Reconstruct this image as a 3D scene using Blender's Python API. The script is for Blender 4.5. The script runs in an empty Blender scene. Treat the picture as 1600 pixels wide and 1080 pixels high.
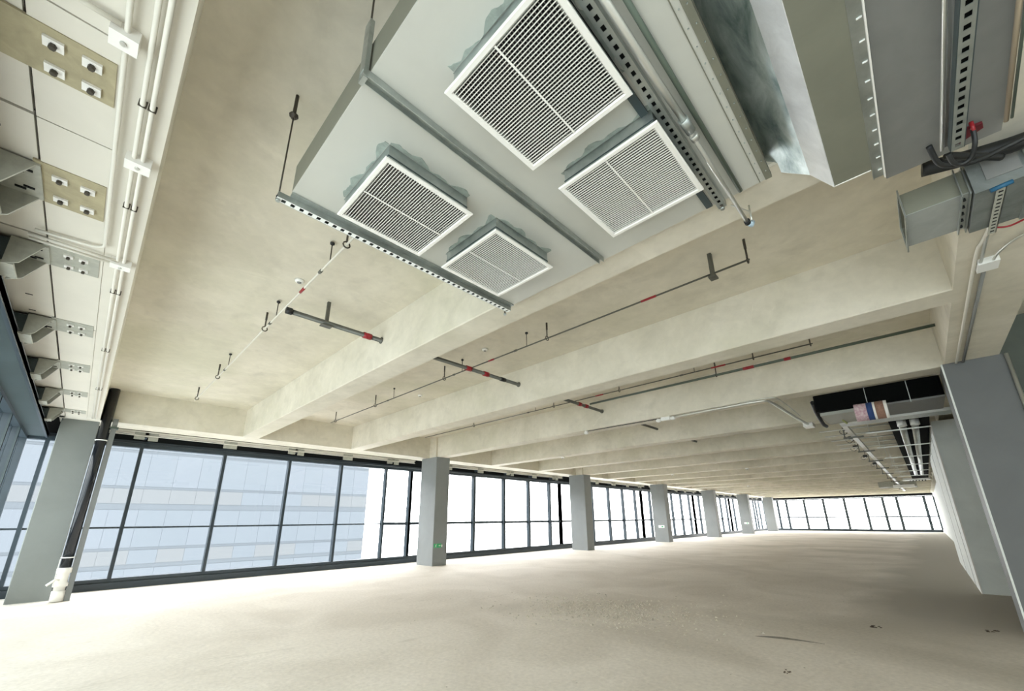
import bpy, bmesh, math, random
from mathutils import Vector, Matrix
random.seed(4)
S = bpy.context.scene
COL = S.collection
# ------------------------------------------------------------------ camera
cam = bpy.data.cameras.new('camera'); camo = bpy.data.objects.new('camera', cam); COL.objects.link(camo)
W = [[0.6995, -0.7146, -0.0072], [0.1991, 0.2045, -0.9584], [0.6864, 0.6690, 0.2853]]
M = Matrix(((W[0][0], -W[1][0], -W[2][0], 0), (W[0][1], -W[1][1], -W[2][1], 0), (W[0][2], -W[1][2], -W[2][2], 1.5), (0, 0, 0, 1)))
camo.matrix_world = M
cam.sensor_fit = 'HORIZONTAL'; cam.sensor_width = 36; cam.lens = 637.8 / 1600 * 36
cam.shift_y = (621.4 - 540) / 1600
cam.clip_start = 0.05; cam.clip_end = 500
S.camera = camo
# ------------------------------------------------------------------ world: bright haze, brightest near the horizon, dimmed overhead to even the floor light
wd = bpy.data.worlds.new('hazy_sky'); S.world = wd; wd.use_nodes = True
nt = wd.node_tree; nt.nodes.clear()
wo = nt.nodes.new('ShaderNodeOutputWorld'); bg = nt.nodes.new('ShaderNodeBackground')
tc = nt.nodes.new('ShaderNodeTexCoord'); sx = nt.nodes.new('ShaderNodeSeparateXYZ')
mr = nt.nodes.new('ShaderNodeMapRange'); mr.inputs['From Min'].default_value = -1; mr.inputs['From Max'].default_value = 1
cr = nt.nodes.new('ShaderNodeValToRGB')
nt.links.new(tc.outputs['Generated'], sx.inputs[0]); nt.links.new(sx.outputs['Z'], mr.inputs['Value'])
nt.links.new(mr.outputs[0], cr.inputs[0]); nt.links.new(cr.outputs[0], bg.inputs[0]); nt.links.new(bg.outputs[0], wo.inputs[0])
e = cr.color_ramp.elements
e[0].position = 0.0; e[0].color = (.52, .54, .55, 1)
e[1].position = 1.0; e[1].color = (.36, .39, .43, 1)
for p, c in ((.44, (.52, .54, .56, 1)), (.497, (.57, .58, .59, 1)), (.53, (.66, .66, .665, 1)), (.65, (.67, .67, .675, 1)), (.8, (.52, .54, .56, 1))):
    n = e.new(p); n.color = c
bg.inputs[1].default_value = 14.5
# ------------------------------------------------------------------ exposure
S.view_settings.view_transform = 'Standard'; S.view_settings.look = 'None'
S.view_settings.exposure = 0.35; S.view_settings.gamma = 1; S.view_settings.use_curve_mapping = False
S.cycles.max_bounces = 12; S.cycles.diffuse_bounces = 8; S.cycles.glossy_bounces = 4; S.cycles.transparent_max_bounces = 12
S.cycles.sample_clamp_indirect = 8

# ------------------------------------------------------------------ materials
def mat(name, col, rough=.7, metal=0., noise=0., nscale=3., bump=0., bscale=40., spec=.5, col2=None, detail=6, stretch=None, bumpdist=.01):
    m = bpy.data.materials.new(name); m.use_nodes = True
    t = m.node_tree; b = t.nodes['Principled BSDF']
    b.inputs['Roughness'].default_value = rough; b.inputs['Metallic'].default_value = metal
    b.inputs['Specular IOR Level'].default_value = spec
    b.inputs['Base Color'].default_value = (*col, 1)
    if noise or bump:
        g = t.nodes.new('ShaderNodeNewGeometry'); src = g.outputs['Position']
        if stretch:
            mp = t.nodes.new('ShaderNodeMapping'); mp.inputs['Scale'].default_value = stretch
            t.links.new(src, mp.inputs[0]); src = mp.outputs[0]
    if noise:
        n = t.nodes.new('ShaderNodeTexNoise'); n.inputs['Scale'].default_value = nscale; n.inputs['Detail'].default_value = detail
        n.inputs['Roughness'].default_value = .62; n.inputs['Distortion'].default_value = .6
        t.links.new(src, n.inputs['Vector'])
        r = t.nodes.new('ShaderNodeValToRGB'); c2 = col2 or tuple(c * (1 - noise) for c in col)
        r.color_ramp.elements[0].position = .33; r.color_ramp.elements[0].color = (*c2, 1)
        r.color_ramp.elements[1].position = .66; r.color_ramp.elements[1].color = (*col, 1)
        t.links.new(n.outputs['Fac'], r.inputs[0]); t.links.new(r.outputs[0], b.inputs['Base Color'])
    if bump:
        n2 = t.nodes.new('ShaderNodeTexNoise'); n2.inputs['Scale'].default_value = bscale; n2.inputs['Detail'].default_value = 5
        t.links.new(src, n2.inputs['Vector'])
        bp = t.nodes.new('ShaderNodeBump'); bp.inputs['Strength'].default_value = bump; bp.inputs['Distance'].default_value = bumpdist
        t.links.new(n2.outputs['Fac'], bp.inputs['Height']); t.links.new(bp.outputs[0], b.inputs['Normal'])
    return m

def concrete(name, col, dark, green, bump=.12):
    """cast concrete: big cloudy patches, finer mottling, faint trowel relief"""
    m = bpy.data.materials.new(name); m.use_nodes = True
    t = m.node_tree; b = t.nodes['Principled BSDF']; b.inputs['Roughness'].default_value = .85
    b.inputs['Specular IOR Level'].default_value = .25
    g = t.nodes.new('ShaderNodeNewGeometry')
    def noise(sc, det, dist=0., scale3=None):
        n = t.nodes.new('ShaderNodeTexNoise'); n.inputs['Scale'].default_value = sc; n.inputs['Detail'].default_value = det
        n.inputs['Distortion'].default_value = dist; n.inputs['Roughness'].default_value = .6
        v = g.outputs['Position']
        if scale3:
            mp = t.nodes.new('ShaderNodeMapping'); mp.inputs['Scale'].default_value = scale3
            t.links.new(v, mp.inputs[0]); v = mp.outputs[0]
        t.links.new(v, n.inputs['Vector']); return n.outputs['Fac']
    def ramp(f, a, b_, ca, cb):
        r = t.nodes.new('ShaderNodeValToRGB'); r.color_ramp.elements[0].position = a; r.color_ramp.elements[1].position = b_
        r.color_ramp.elements[0].color = (*ca, 1); r.color_ramp.elements[1].color = (*cb, 1); t.links.new(f, r.inputs[0]); return r.outputs[0]
    def mix(f, a, b_):
        x = t.nodes.new('ShaderNodeMix'); x.data_type = 'RGBA'; t.links.new(f, x.inputs[0])
        t.links.new(a, x.inputs[6]) if not isinstance(a, tuple) else setattr(x.inputs[6], 'default_value', (*a, 1))
        t.links.new(b_, x.inputs[7]) if not isinstance(b_, tuple) else setattr(x.inputs[7], 'default_value', (*b_, 1))
        return x.outputs[2]
    W1 = (1, 1, 1); K = (0, 0, 0)
    base = mix(ramp(noise(.8, 7, .35), .36, .62, K, W1), dark, col)
    base = mix(ramp(noise(2.6, 9, .5, (1, .7, 1)), .50, .74, K, (.5, .5, .5)), base, tuple(c * .80 for c in dark))
    base2 = mix(ramp(noise(.35, 4, .5), .5, .66, K, (.6, .6, .6)), base, green)
    base2 = mix(ramp(noise(1.7, 5, 1.5, (.35, 1, 1)), .66, .72, K, (.35, .35, .35)), base2, tuple(min(1, c * 1.12) for c in col))
    fine = ramp(noise(9, 7, .4), .3, .75, (.94, .94, .94), (1.03, 1.03, 1.025))
    mm = t.nodes.new('ShaderNodeMix'); mm.data_type = 'RGBA'; mm.blend_type = 'MULTIPLY'; mm.inputs[0].default_value = 1
    t.links.new(base2, mm.inputs[6]); t.links.new(fine, mm.inputs[7]); t.links.new(mm.outputs[2], b.inputs['Base Color'])
    bp = t.nodes.new('ShaderNodeBump'); bp.inputs['Strength'].default_value = bump; bp.inputs['Distance'].default_value = .02
    t.links.new(noise(5, 8, .5), bp.inputs['Height']); t.links.new(bp.outputs[0], b.inputs['Normal'])
    return m

M_CEIL = concrete('cast_concrete_ceiling', (.705, .658, .55), (.60, .557, .455), (.54, .518, .39))
M_BEAM = concrete('cast_concrete_beam', (.715, .672, .57), (.61, .572, .47), (.56, .537, .41))
M_BOARD = mat('white_board', (.66, .625, .545), .8, noise=.06, nscale=1.5)
M_GREYP = mat('grey_column_paint', (.25, .265, .265), .55, noise=.10, nscale=1.3, bump=.1, bscale=25)
M_LIGHTP = mat('pale_wall_board', (.74, .77, .74), .7, noise=.14, nscale=1.2)
M_FRAME = mat('dark_blue_grey_frame', (.035, .05, .062), .35, noise=.2, nscale=4)
M_FIN = mat('teal_grey_fin', (.045, .065, .068), .45, noise=.2, nscale=2)
M_GALV = mat('galvanised_steel', (.50, .54, .52), .38, metal=.85, noise=.28, nscale=7, bump=.1, bscale=18)
M_SPANG_REFL = mat('spangled_sheet_dark_reflection', (.50, .56, .54), .35, metal=.6, noise=.6, nscale=5, bump=.3, bscale=7, bumpdist=.02, col2=(.10, .15, .14), stretch=(.6, 1.5, 1.5))  # spangle plus the dark teal reflection of the upper sheet, put into the colour
M_DUCT = mat('painted_duct_panel', (.53, .53, .48), .5, metal=.1, noise=.06, nscale=2)
M_DUCTG = mat('olive_duct_panel', (.20, .20, .155), .5, metal=.1, noise=.10, nscale=5)
M_DUCTGREY = mat('grey_duct_panel', (.21, .21, .20), .55, noise=.10, nscale=6)
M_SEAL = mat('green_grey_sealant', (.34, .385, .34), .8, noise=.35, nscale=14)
M_WHITE = mat('white_enamel', (.80, .78, .73), .4)
M_BLADE = mat('off_white_blade', (.74, .72, .66), .45)
M_REARBL = mat('grey_rear_blade', (.24, .22, .21), .6)
M_BLACK = mat('black_rubber', (.008, .009, .009), .5)
M_VBLACK = mat('black_insulation', (.0022, .0026, .0024), .9, spec=.1)
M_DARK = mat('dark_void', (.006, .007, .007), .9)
M_PIPE = mat('galvanised_pipe', (.13, .13, .11), .45, metal=.4, noise=.2, nscale=8)
M_GPIPE = mat('green_grey_pipe', (.11, .14, .11), .45, metal=.3)
M_CONDUIT = mat('steel_conduit', (.62, .62, .57), .32, metal=.7)
M_WCOND = mat('painted_conduit', (.66, .63, .55), .5)
M_RED = mat('red_enamel', (.28, .010, .016), .4)
M_PLATE = mat('ochre_primer_plate', (.40, .35, .22), .7, noise=.22, nscale=10)
M_BRACK = mat('cream_grey_bracket', (.40, .40, .34), .6, noise=.2, nscale=12)
M_BRONZE = mat('dark_bronze_hanger', (.07, .06, .045), .5, metal=.4)
M_GREEN = mat('sign_green', (.05, .42, .17), .4)
M_BLUE = mat('blue_cloth', (.02, .05, .16), .8)
M_PINK = mat('pink_mottled_cloth', (.62, .52, .52), .85, noise=.45, nscale=30, col2=(.40, .20, .26))
M_BROWN = mat('brown_cloth', (.30, .17, .12), .85, noise=.3, nscale=30)
M_CYAN = mat('blue_clamp', (.012, .09, .17), .5)
M_LAMP = mat('white_plastic', (.85, .85, .82), .35)

def floor_mat():
    m = bpy.data.materials.new('dusty_screed'); m.use_nodes = True
    t = m.node_tree; b = t.nodes['Principled BSDF']; b.inputs['Roughness'].default_value = .8; b.inputs['Specular IOR Level'].default_value = .22
    g = t.nodes.new('ShaderNodeNewGeometry')
    def noise(sc, det, dist, s3=(1, 1, 1)):
        mp = t.nodes.new('ShaderNodeMapping'); mp.inputs['Scale'].default_value = s3; t.links.new(g.outputs['Position'], mp.inputs[0])
        n = t.nodes.new('ShaderNodeTexNoise'); n.inputs['Scale'].default_value = sc; n.inputs['Detail'].default_value = det; n.inputs['Distortion'].default_value = dist
        t.links.new(mp.outputs[0], n.inputs['Vector']); return n.outputs['Fac']
    def ramp(f, a, b_, ca, cb):
        r = t.nodes.new('ShaderNodeValToRGB'); r.color_ramp.elements[0].position = a; r.color_ramp.elements[1].position = b_
        r.color_ramp.elements[0].color = (*ca, 1); r.color_ramp.elements[1].color = (*cb, 1); t.links.new(f, r.inputs[0]); return r.outputs[0]
    def mix(f, a, b_, mode='MIX'):
        x = t.nodes.new('ShaderNodeMix'); x.data_type = 'RGBA'; x.blend_type = mode
        if isinstance(f, float): x.inputs[0].default_value = f
        else: t.links.new(f, x.inputs[0])
        for i, v in ((6, a), (7, b_)):
            if isinstance(v, tuple): x.inputs[i].default_value = (*v, 1)
            else: t.links.new(v, x.inputs[i])
        return x.outputs[2]
    c = mix(ramp(noise(.55, 6, 1.0), .35, .65, (0, 0, 0), (1, 1, 1)), (.63, .577, .50), (.73, .677, .60))
    c = mix(ramp(noise(.22, 5, 1.4, (1, .6, 1)), .52, .70, (0, 0, 0), (.75, .75, .75)), c, (.48, .44, .37))      # old damp patches
    c = mix(ramp(noise(1.2, 4, 2.0, (.5, 1.6, 1)), .62, .78, (0, 0, 0), (.35, .35, .35)), c, (.43, .39, .32))
    c = mix(1.0, c, ramp(noise(22, 8, .3), .3, .8, (.88, .88, .88), (1.06, 1.06, 1.06)), 'MULTIPLY')
    # the screed stops short of the core wall: a darker, rougher strip
    sp = t.nodes.new('ShaderNodeSeparateXYZ'); t.links.new(g.outputs['Position'], sp.inputs[0])
    nn = noise(.5, 3, .5)
    ma = t.nodes.new('ShaderNodeMath'); ma.operation = 'MULTIPLY_ADD'; t.links.new(nn, ma.inputs[0]); ma.inputs[1].default_value = 1.6; ma.inputs[2].default_value = 0
    ad = t.nodes.new('ShaderNodeMath'); ad.operation = 'SUBTRACT'; t.links.new(sp.outputs['Y'], ad.inputs[0]); t.links.new(ma.outputs[0], ad.inputs[1])
    mr = t.nodes.new('ShaderNodeMapRange'); mr.inputs['From Min'].default_value = -.2; mr.inputs['From Max'].default_value = .55
    mr.inputs['To Min'].default_value = 1; mr.inputs['To Max'].default_value = 0; t.links.new(ad.outputs[0], mr.inputs['Value'])
    mx = t.nodes.new('ShaderNodeMapRange'); mx.inputs['From Min'].default_value = 7.5; mx.inputs['From Max'].default_value = 9.5; t.links.new(sp.outputs['X'], mx.inputs['Value'])
    mu = t.nodes.new('ShaderNodeMath'); mu.operation = 'MULTIPLY'; t.links.new(mr.outputs[0], mu.inputs[0]); t.links.new(mx.outputs[0], mu.inputs[1])
    c = mix(mu.outputs[0], c, (.44, .41, .35))
    t.links.new(c, b.inputs['Base Color'])
    bp = t.nodes.new('ShaderNodeBump'); bp.inputs['Strength'].default_value = .35; bp.inputs['Distance'].default_value = .02
    t.links.new(noise(6, 10, .4), bp.inputs['Height']); t.links.new(bp.outputs[0], b.inputs['Normal'])
    return m
M_FLOOR = floor_mat()

def glass_mat(name, tint):
    m = bpy.data.materials.new(name); m.use_nodes = True
    t = m.node_tree; t.nodes.clear(); o = t.nodes.new('ShaderNodeOutputMaterial')
    tr = t.nodes.new('ShaderNodeBsdfTransparent'); tr.inputs[0].default_value = (*tint, 1)
    gl = t.nodes.new('ShaderNodeBsdfGlossy'); gl.inputs['Roughness'].default_value = .02; gl.inputs[0].default_value = (.9, .95, 1, 1)
    lw = t.nodes.new('ShaderNodeLayerWeight'); lw.inputs[0].default_value = .5
    pw = t.nodes.new('ShaderNodeMath'); pw.operation = 'POWER'; pw.inputs[1].default_value = 5; t.links.new(lw.outputs['Facing'], pw.inputs[0])
    fr = t.nodes.new('ShaderNodeMapRange'); fr.inputs['To Min'].default_value = .02; fr.inputs['To Max'].default_value = .45; t.links.new(pw.outputs[0], fr.inputs['Value'])
    mx = t.nodes.new('ShaderNodeMixShader')
    t.links.new(fr.outputs[0], mx.inputs[0]); t.links.new(tr.outputs[0], mx.inputs[1]); t.links.new(gl.outputs[0], mx.inputs[2]); t.links.new(mx.outputs[0], o.inputs[0])
    return m
M_GLASS = glass_mat('pane_glass', (.985, .99, .99))
M_TINT = glass_mat('daylight_cutting_glass', (.69, .715, .71))  # tint made up to cut the daylight entering beside the camera

# ------------------------------------------------------------------ mesh helpers
class MB:
    def __init__(s): s.v = []; s.f = []; s.sm = False
    def add(s, vs, fs):
        n = len(s.v); s.v += [tuple(v) for v in vs]; s.f += [tuple(i + n for i in f) for f in fs]; return s
    def box(s, x0, x1, y0, y1, z0, z1):
        vs = [(x, y, z) for z in (z0, z1) for y in (y0, y1) for x in (x0, x1)]
        return s.add(vs, [(0, 2, 3, 1), (4, 5, 7, 6), (0, 1, 5, 4), (2, 6, 7, 3), (0, 4, 6, 2), (1, 3, 7, 5)])
    def cbox(s, x0, x1, y0, y1, z0, z1, c=.01):
        """box with chamfered vertical edges"""
        p = [(x0 + c, y0), (x1 - c, y0), (x1, y0 + c), (x1, y1 - c), (x1 - c, y1), (x0 + c, y1), (x0, y1 - c), (x0, y0 + c)]
        n = 8
        vs = [(x, y, z0) for x, y in p] + [(x, y, z1) for x, y in p]
        return s.add(vs, [tuple(range(n - 1, -1, -1)), tuple(range(n, 2 * n))] + [(i, (i + 1) % n, n + (i + 1) % n, n + i) for i in range(n)])
    def prism(s, prof, axis, a, b):
        """closed profile extruded along axis; prof in the other two axes in order"""
        def P(u, w, t): return {'x': (t, u, w), 'y': (u, t, w), 'z': (u, w, t)}[axis]
        n = len(prof); vs = [P(u, w, a) for u, w in prof] + [P(u, w, b) for u, w in prof]
        return s.add(vs, [tuple(range(n)), tuple(range(2 * n - 1, n - 1, -1))] + [(i, n + i, n + (i + 1) % n, (i + 1) % n) for i in range(n)])
    def tube(s, pts, r, n=8, caps=True):
        pts = [Vector(p) for p in pts]; rings = []
        up = Vector((0, 0, 1))
        for i, p in enumerate(pts):
            d = (pts[min(i + 1, len(pts) - 1)] - pts[max(i - 1, 0)]).normalized()
            u = d.cross(up)
            if u.length < .05: u = d.cross(Vector((1, 0, 0)))
            u.normalize(); w = u.cross(d)
            rr = r[i] if isinstance(r, (list, tuple)) else r
            rings.append([p + (u * math.cos(2 * math.pi * k / n) + w * math.sin(2 * math.pi * k / n)) * rr for k in range(n)])
        vs = [v for R in rings for v in R]; fs = []
        for i in range(len(pts) - 1):
            for k in range(n): fs.append((i * n + k, i * n + (k + 1) % n, (i + 1) * n + (k + 1) % n, (i + 1) * n + k))
        if caps: fs += [tuple(range(n - 1, -1, -1)), tuple((len(pts) - 1) * n + k for k in range(n))]
        s.sm = True
        return s.add(vs, fs)
    def ring(s, c, R, r, axis='y', n=12, m=6):
        pts = []
        for k in range(n + 1):
            a = 2 * math.pi * k / n; u, w = R * math.cos(a), R * math.sin(a)
            pts.append({'y': (c[0] + u, c[1], c[2] + w), 'x': (c[0], c[1] + u, c[2] + w), 'z': (c[0] + u, c[1] + w, c[2])}[axis])
        return s.tube(pts, r, m, False)
    def disc(s, c, prof, n=16):
        """lathe about a vertical axis; prof = [(radius, z)]"""
        vs = [(c[0] + r * math.cos(2 * math.pi * k / n), c[1] + r * math.sin(2 * math.pi * k / n), c[2] + z) for r, z in prof for k in range(n)]
        fs = [(i * n + k, i * n + (k + 1) % n, (i + 1) * n + (k + 1) % n, (i + 1) * n + k) for i in range(len(prof) - 1) for k in range(n)]
        fs += [tuple(range(n - 1, -1, -1)), tuple((len(prof) - 1) * n + k for k in range(n))]
        s.sm = True
        return s.add(vs, fs)
    def mesh(s, name, m):
        me = bpy.data.meshes.new(name); me.from_pydata(s.v, [], s.f); me.materials.append(m)
        b = bmesh.new(); b.from_mesh(me); bmesh.ops.recalc_face_normals(b, faces=b.faces); b.to_mesh(me); b.free()
        if s.sm:
            for p in me.polygons: p.use_smooth = len(p.vertices) == 4
        return me
    def build(s, name, m, parent=None, off=None):
        o = bpy.data.objects.new(name, s.mesh(name, m)); COL.objects.link(o)
        if parent is not None:
            o.parent = parent
            o.matrix_parent_inverse = Matrix.Translation(world_loc(parent)).inverted()
        return o
def world_loc(o):
    l = Vector(o.location)
    if o.parent is not None: l = l + world_loc(o.parent) + o.matrix_parent_inverse.translation
    return l
def empty(name, loc=(0, 0, 0)):
    o = bpy.data.objects.new(name, None); COL.objects.link(o); o.location = loc; o.empty_display_size = .1; return o
def tag(o, label=None, cat=None, group=None, kind=None):
    if label: o['label'] = label
    if cat: o['category'] = cat
    if group: o['group'] = group
    if kind: o['kind'] = kind
    return o
def thing(name, loc, label, cat, group=None): return tag(empty(name, loc), label, cat, group)
def struct(name, loc=(0, 0, 0)): return tag(empty(name, loc), kind='structure')
def sub(me, name, parent, loc=(0, 0, 0)):
    """piece sharing a mesh, placed in world coordinates under a top-level parent"""
    o = bpy.data.objects.new(name, me); COL.objects.link(o); o.parent = parent
    o.location = Vector(loc) - Vector(parent.location); return o
ORD = ['first', 'second', 'third', 'fourth', 'fifth', 'sixth', 'seventh', 'eighth', 'ninth', 'tenth', 'eleventh', 'twelfth', 'thirteenth', 'fourteenth', 'fifteenth', 'sixteenth', 'seventeenth', 'eighteenth']

ZB, ZS = 3.67, 4.40            # underside of beams, underside of slab
XE = 57.9                      # far end of the hall
YW = 13.95                     # inner face of the long window wall frames
CX = [-.365, 8.915, 18.05, 27.2, 36.35, 45.5, 54.65]
XG = -1.30                     # end glazing
# ================================================================== SETTING
fl = MB().box(-1.5, XE + .3, -8, 14.5, -.3, 0).build('floor', M_FLOOR); tag(fl, kind='structure')
ce = struct('ceiling', (25, 6, ZS))
MB().box(-1.5, XE + .3, -8, 14.5, ZS, ZS + .3).build('slab', M_CEIL, ce)
BX = [2.87] + [5.87 + 3.05 * i for i in range(17)]
for i, x in enumerate(BX):
    MB().prism([(x - .2, ZS), (x - .2, ZB + .012), (x - .188, ZB), (x + .188, ZB), (x + .2, ZB + .012), (x + .2, ZS)], 'y', -.64, 12.7).build('beam', M_BEAM, ce)
# perimeter beam along the windows, in lengths between columns
MB().box(-.7, XE, 12.7, 13.5, ZB, ZS).build('edge_beam', M_BEAM, ce)
MB().box(-.7, -.08, -8, 12.7, ZB + .05, ZS).build('edge_beam', M_BEAM, ce)
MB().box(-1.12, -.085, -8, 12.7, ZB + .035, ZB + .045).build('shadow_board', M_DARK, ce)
MB().box(-.08, XE, -1.18, -.64, ZB, ZS).build('girder', M_BEAM, ce)
MB().box(XE - .6, XE, -.64, 12.7, ZB, ZS).build('edge_beam', M_BEAM, ce)
# concrete heads of the columns above the painted part
for i, x in enumerate(CX[1:]):
    MB().box(x - .27, x + .27, 12.3, 12.8, ZB, ZS).build('column_head', M_BEAM, ce)
# walls on the core side
wr = struct('wall_right', (30, -.7, 0))
MB().box(12.95, 21, -1.6, -.45, 0, 3.53).build('wall_board', M_LIGHTP, wr)
MB().box(21, XE, -1.6, -.80, 0, 3.53).build('wall_board', M_LIGHTP, wr)
for x in (14.2, 17.3):
    MB().box(x, x + .02, -.45, -.446, .0, 3.53).build('joint_strip', M_DUCTGREY, wr)
MB().box(12.93, 12.95, -.47, -.45, 0, 3.53).build('corner_bead', M_WHITE, wr)
MB().box(12.95, XE, -1.7, -1.18, 3.53, ZS).build('bulkhead', M_DARK, wr)
MB().box(9.3, 9.4, -8, -1.25, 0, ZS).build('wall_board', mat('dark_core_board', (.13, .15, .13), .8, noise=.2, nscale=2), wr)
wb = tag(MB().box(-1.5, XE, -8.2, -8, 0, ZS).build('wall_back', M_LIGHTP), kind='structure')
wc = tag(MB().box(13.6, 13.8, -8, -1.6, 0, ZS).build('wall_core', M_LIGHTP), kind='structure')

# ---------------- window wall, one window per bay
def bay_glazing(root, axis, stations, plane, sgn, sash=None, zt=1.37, ztop=3.30, mw=.035, glass=None, th=.018):
    glass = glass or M_GLASS
    """stations along the wall; plane = inner face of the frames; sgn = outward direction"""
    def B(a0, a1, d0, d1, z0, z1):
        p0, p1 = sorted((plane + sgn * d0, plane + sgn * d1))
        return MB().box(a0, a1, p0, p1, z0, z1) if axis == 'x' else MB().box(p0, p1, a0, a1, z0, z1)
    a, b = stations[0], stations[-1]
    B(a, b, -.03, .16, 0, .15).build('sill_frame', M_FRAME, root)
    B(a, b, .0, .14, .17, .235).build('bottom_rail', M_FRAME, root)
    B(a, b, .02, .14, .15, .17).build('sill_gasket', M_FIN, root)
    B(a, b, -.03, .14, ztop, ztop + .10).build('head_rail', M_FRAME, root)
    B(a, b, .0, .13, ztop + .11, ztop + .17).build('head_frame', M_FRAME, root)
    B(a, b, .10, .16, ztop + .17, ZS).build('spandrel_panel', M_DARK, root)
    for i, s in enumerate(stations):
        B(s - mw, s + mw, -.03, .14, .235, ztop).build('mullion', M_FRAME, root)
    for i in range(len(stations) - 1):
        s0, s1 = stations[i] + .035, stations[i + 1] - .035
        if sash is not None and i in sash:
            sr = B(s0, s1, .0, .12, zt - .05, zt + .05).build('sash_rail', M_FRAME, root)
            B((s0 + s1) / 2 - .06, (s0 + s1) / 2 + .06, -.04, .0, zt + .02, zt + .04).build('sash_handle', M_GALV, sr)
        else:
            B(s0, s1, .05, .11, zt - th, zt + th).build('transom', M_FRAME, root)
        B(s0, s1, .075, .085, .235, zt - .018).build('glass_pane', glass, root)
        B(s0, s1, .075, .085, zt + .018, ztop).build('glass_pane', glass, root)
OFF = [1.2, 3.0, 4.83, 6.55, 8.18, 9.08]
wn = 0
allm = []
for bi in range(6):
    c = CX[bi]
    st = [c + o for o in ([1.165, 2.965, 4.69, 6.34, 8.02, 9.08] if bi == 0 else OFF)]
    allm.append(st)
    if bi == 0: st = [-1.22, -.82] + st
    else: st = [allm[bi - 1][-1]] + st
    wn += 1
    r = struct('window_%d' % wn, ((st[0] + st[-1]) / 2, YW, 0))
    bay_glazing(r, 'x', st, YW, 1, sash=(len(st) - 2,), mw=.035 if bi == 0 else .058, th=.020 if bi == 0 else .05)
r = struct('window_7', (56.5, YW, 0)); bay_glazing(r, 'x', [allm[5][-1], 55.9, XE], YW, 1)
# end glazing beside the camera (seen edge-on) and the far end
r = struct('window_8', (-1.2, 4, 0))
ys = [13.9 - 1.5 * i for i in range(0, 15)][::-1]
bay_glazing(r, 'y', ys, -1.16, -1, glass=M_TINT)
for y in ys[:-1]:
    if y > 1.5: MB().box(-1.16, -1.13, y - .04, y + .04, 0, 3.3).build('mullion_cap', M_FIN, r)
MB().box(-1.14, -.83, -8, 13.9, 3.36, 3.44).build('head_ledge', M_FIN, r)
MB().box(-.86, -.83, -8, 13.9, 3.34, 3.46).build('ledge_lip', M_FRAME, r)
r = struct('window_9', (XE, 6, 0))
bay_glazing(r, 'y', [-.78, -.06, 1.95, 3.03, 4.47, 6.19, 8.05, 9.85, 11.6, 12.5, 13.9], XE, 1, zt=1.45, ztop=3.33, mw=.11, th=.06)

# ================================================================== COLUMNS
clab = ['grey painted corner column beside the black drain pipe', 'second grey column along the windows, green exit sign low on it',
        'third grey column along the window wall, between second and third window bays', 'fourth grey column along the window wall, small white sign on its side',
        'fifth grey column along the window wall, no sign', 'sixth grey column along the window wall, small white sign on its side',
        'last grey column of the window wall, next to the far windows']
for i, x in enumerate(CX):
    y0 = 12.95 if i == 0 else 12.2
    t = thing('column', (x, y0 + .5, 0), clab[i], 'column', 'grey painted columns')
    me = MB().cbox(x - .295, x + .295, y0, y0 + .95, 0, ZB, .012)
    me.build('shaft', M_GREYP if i else mat('grey_green_paint', (.225, .24, .225), .6, noise=.12, nscale=1.0, bump=.1, bscale=20), t)
t = thing('column', (9, -1, 0), 'large dark grey column on the right under the concrete girder', 'column', 'grey painted columns')
MB().cbox(8.60, 9.25, -1.25, -.60, 0, ZB, .012).build('shaft', mat('dark_grey_paint', (.135, .142, .142), .6, noise=.1, nscale=1.3, bump=.1, bscale=25), t)
MB().box(8.595, 8.605, -.615, -.595, 0, ZB).build('corner_bead', M_LIGHTP, t)
MB().tube([(8.57, -1.235, 3.66), (8.57, -1.235, 0.02)], .022, 8).build('conduit', M_CONDUIT, t)

# exit sign low on the second column, plain white signs on the others
t = thing('exit_sign', (8.8, 12.17, .64), 'green running man exit sign low on the second column', 'sign')
X0, Z0 = 8.66, .58
MB().box(X0, X0 + .30, 12.185, 12.2, Z0, Z0 + .13).build('sign_plate', M_GREEN, t)
man = MB()
def stroke(mb, x0, z0, x1, z1, w, y=12.184):
    d = Vector((x1 - x0, z1 - z0)).normalized(); nx, nz = -d.y * w / 2, d.x * w / 2
    mb.add([(x0 + nx, y, z0 + nz), (x0 - nx, y, z0 - nz), (x1 - nx, y, z1 - nz), (x1 + nx, y, z1 + nz)], [(0, 1, 2, 3)])
cx, cz = X0 + .075, Z0 + .065
stroke(man, cx + .003, cz + .03, cx - .008, cz - .005, .018); stroke(man, cx - .008, cz - .005, cx + .015, cz - .025, .012); stroke(man, cx + .015, cz - .025, cx + .012, cz - .05, .01)
stroke(man, cx - .008, cz - .005, cx - .02, cz - .035, .012); stroke(man, cx - .02, cz - .035, cx - .045, cz - .04, .01)
stroke(man, cx, cz + .025, cx + .03, cz + .012, .009); stroke(man, cx, cz + .025, cx - .028, cz + .01, .009)
n0 = [(cx + .012 + .011 * math.cos(a), 12.184, cz + .048 + .011 * math.sin(a)) for a in [k * math.pi / 5 for k in range(10)]]
man.add(n0, [tuple(range(10))])
man.build('running_man', M_LAMP, t)
arr = MB(); ax = X0 + .19
stroke(arr, ax, cz, ax + .05, cz, .016); arr.add([(ax + .045, 12.184, cz + .028), (ax + .045, 12.184, cz - .028), (ax + .08, 12.184, cz)], [(0, 1, 2)])
arr.build('arrow', M_LAMP, t)
MB().box(X0 + .305, X0 + .345, 12.185, 12.2, Z0 + .02, Z0 + .09).build('indicator_box', M_LAMP, t)
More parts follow.
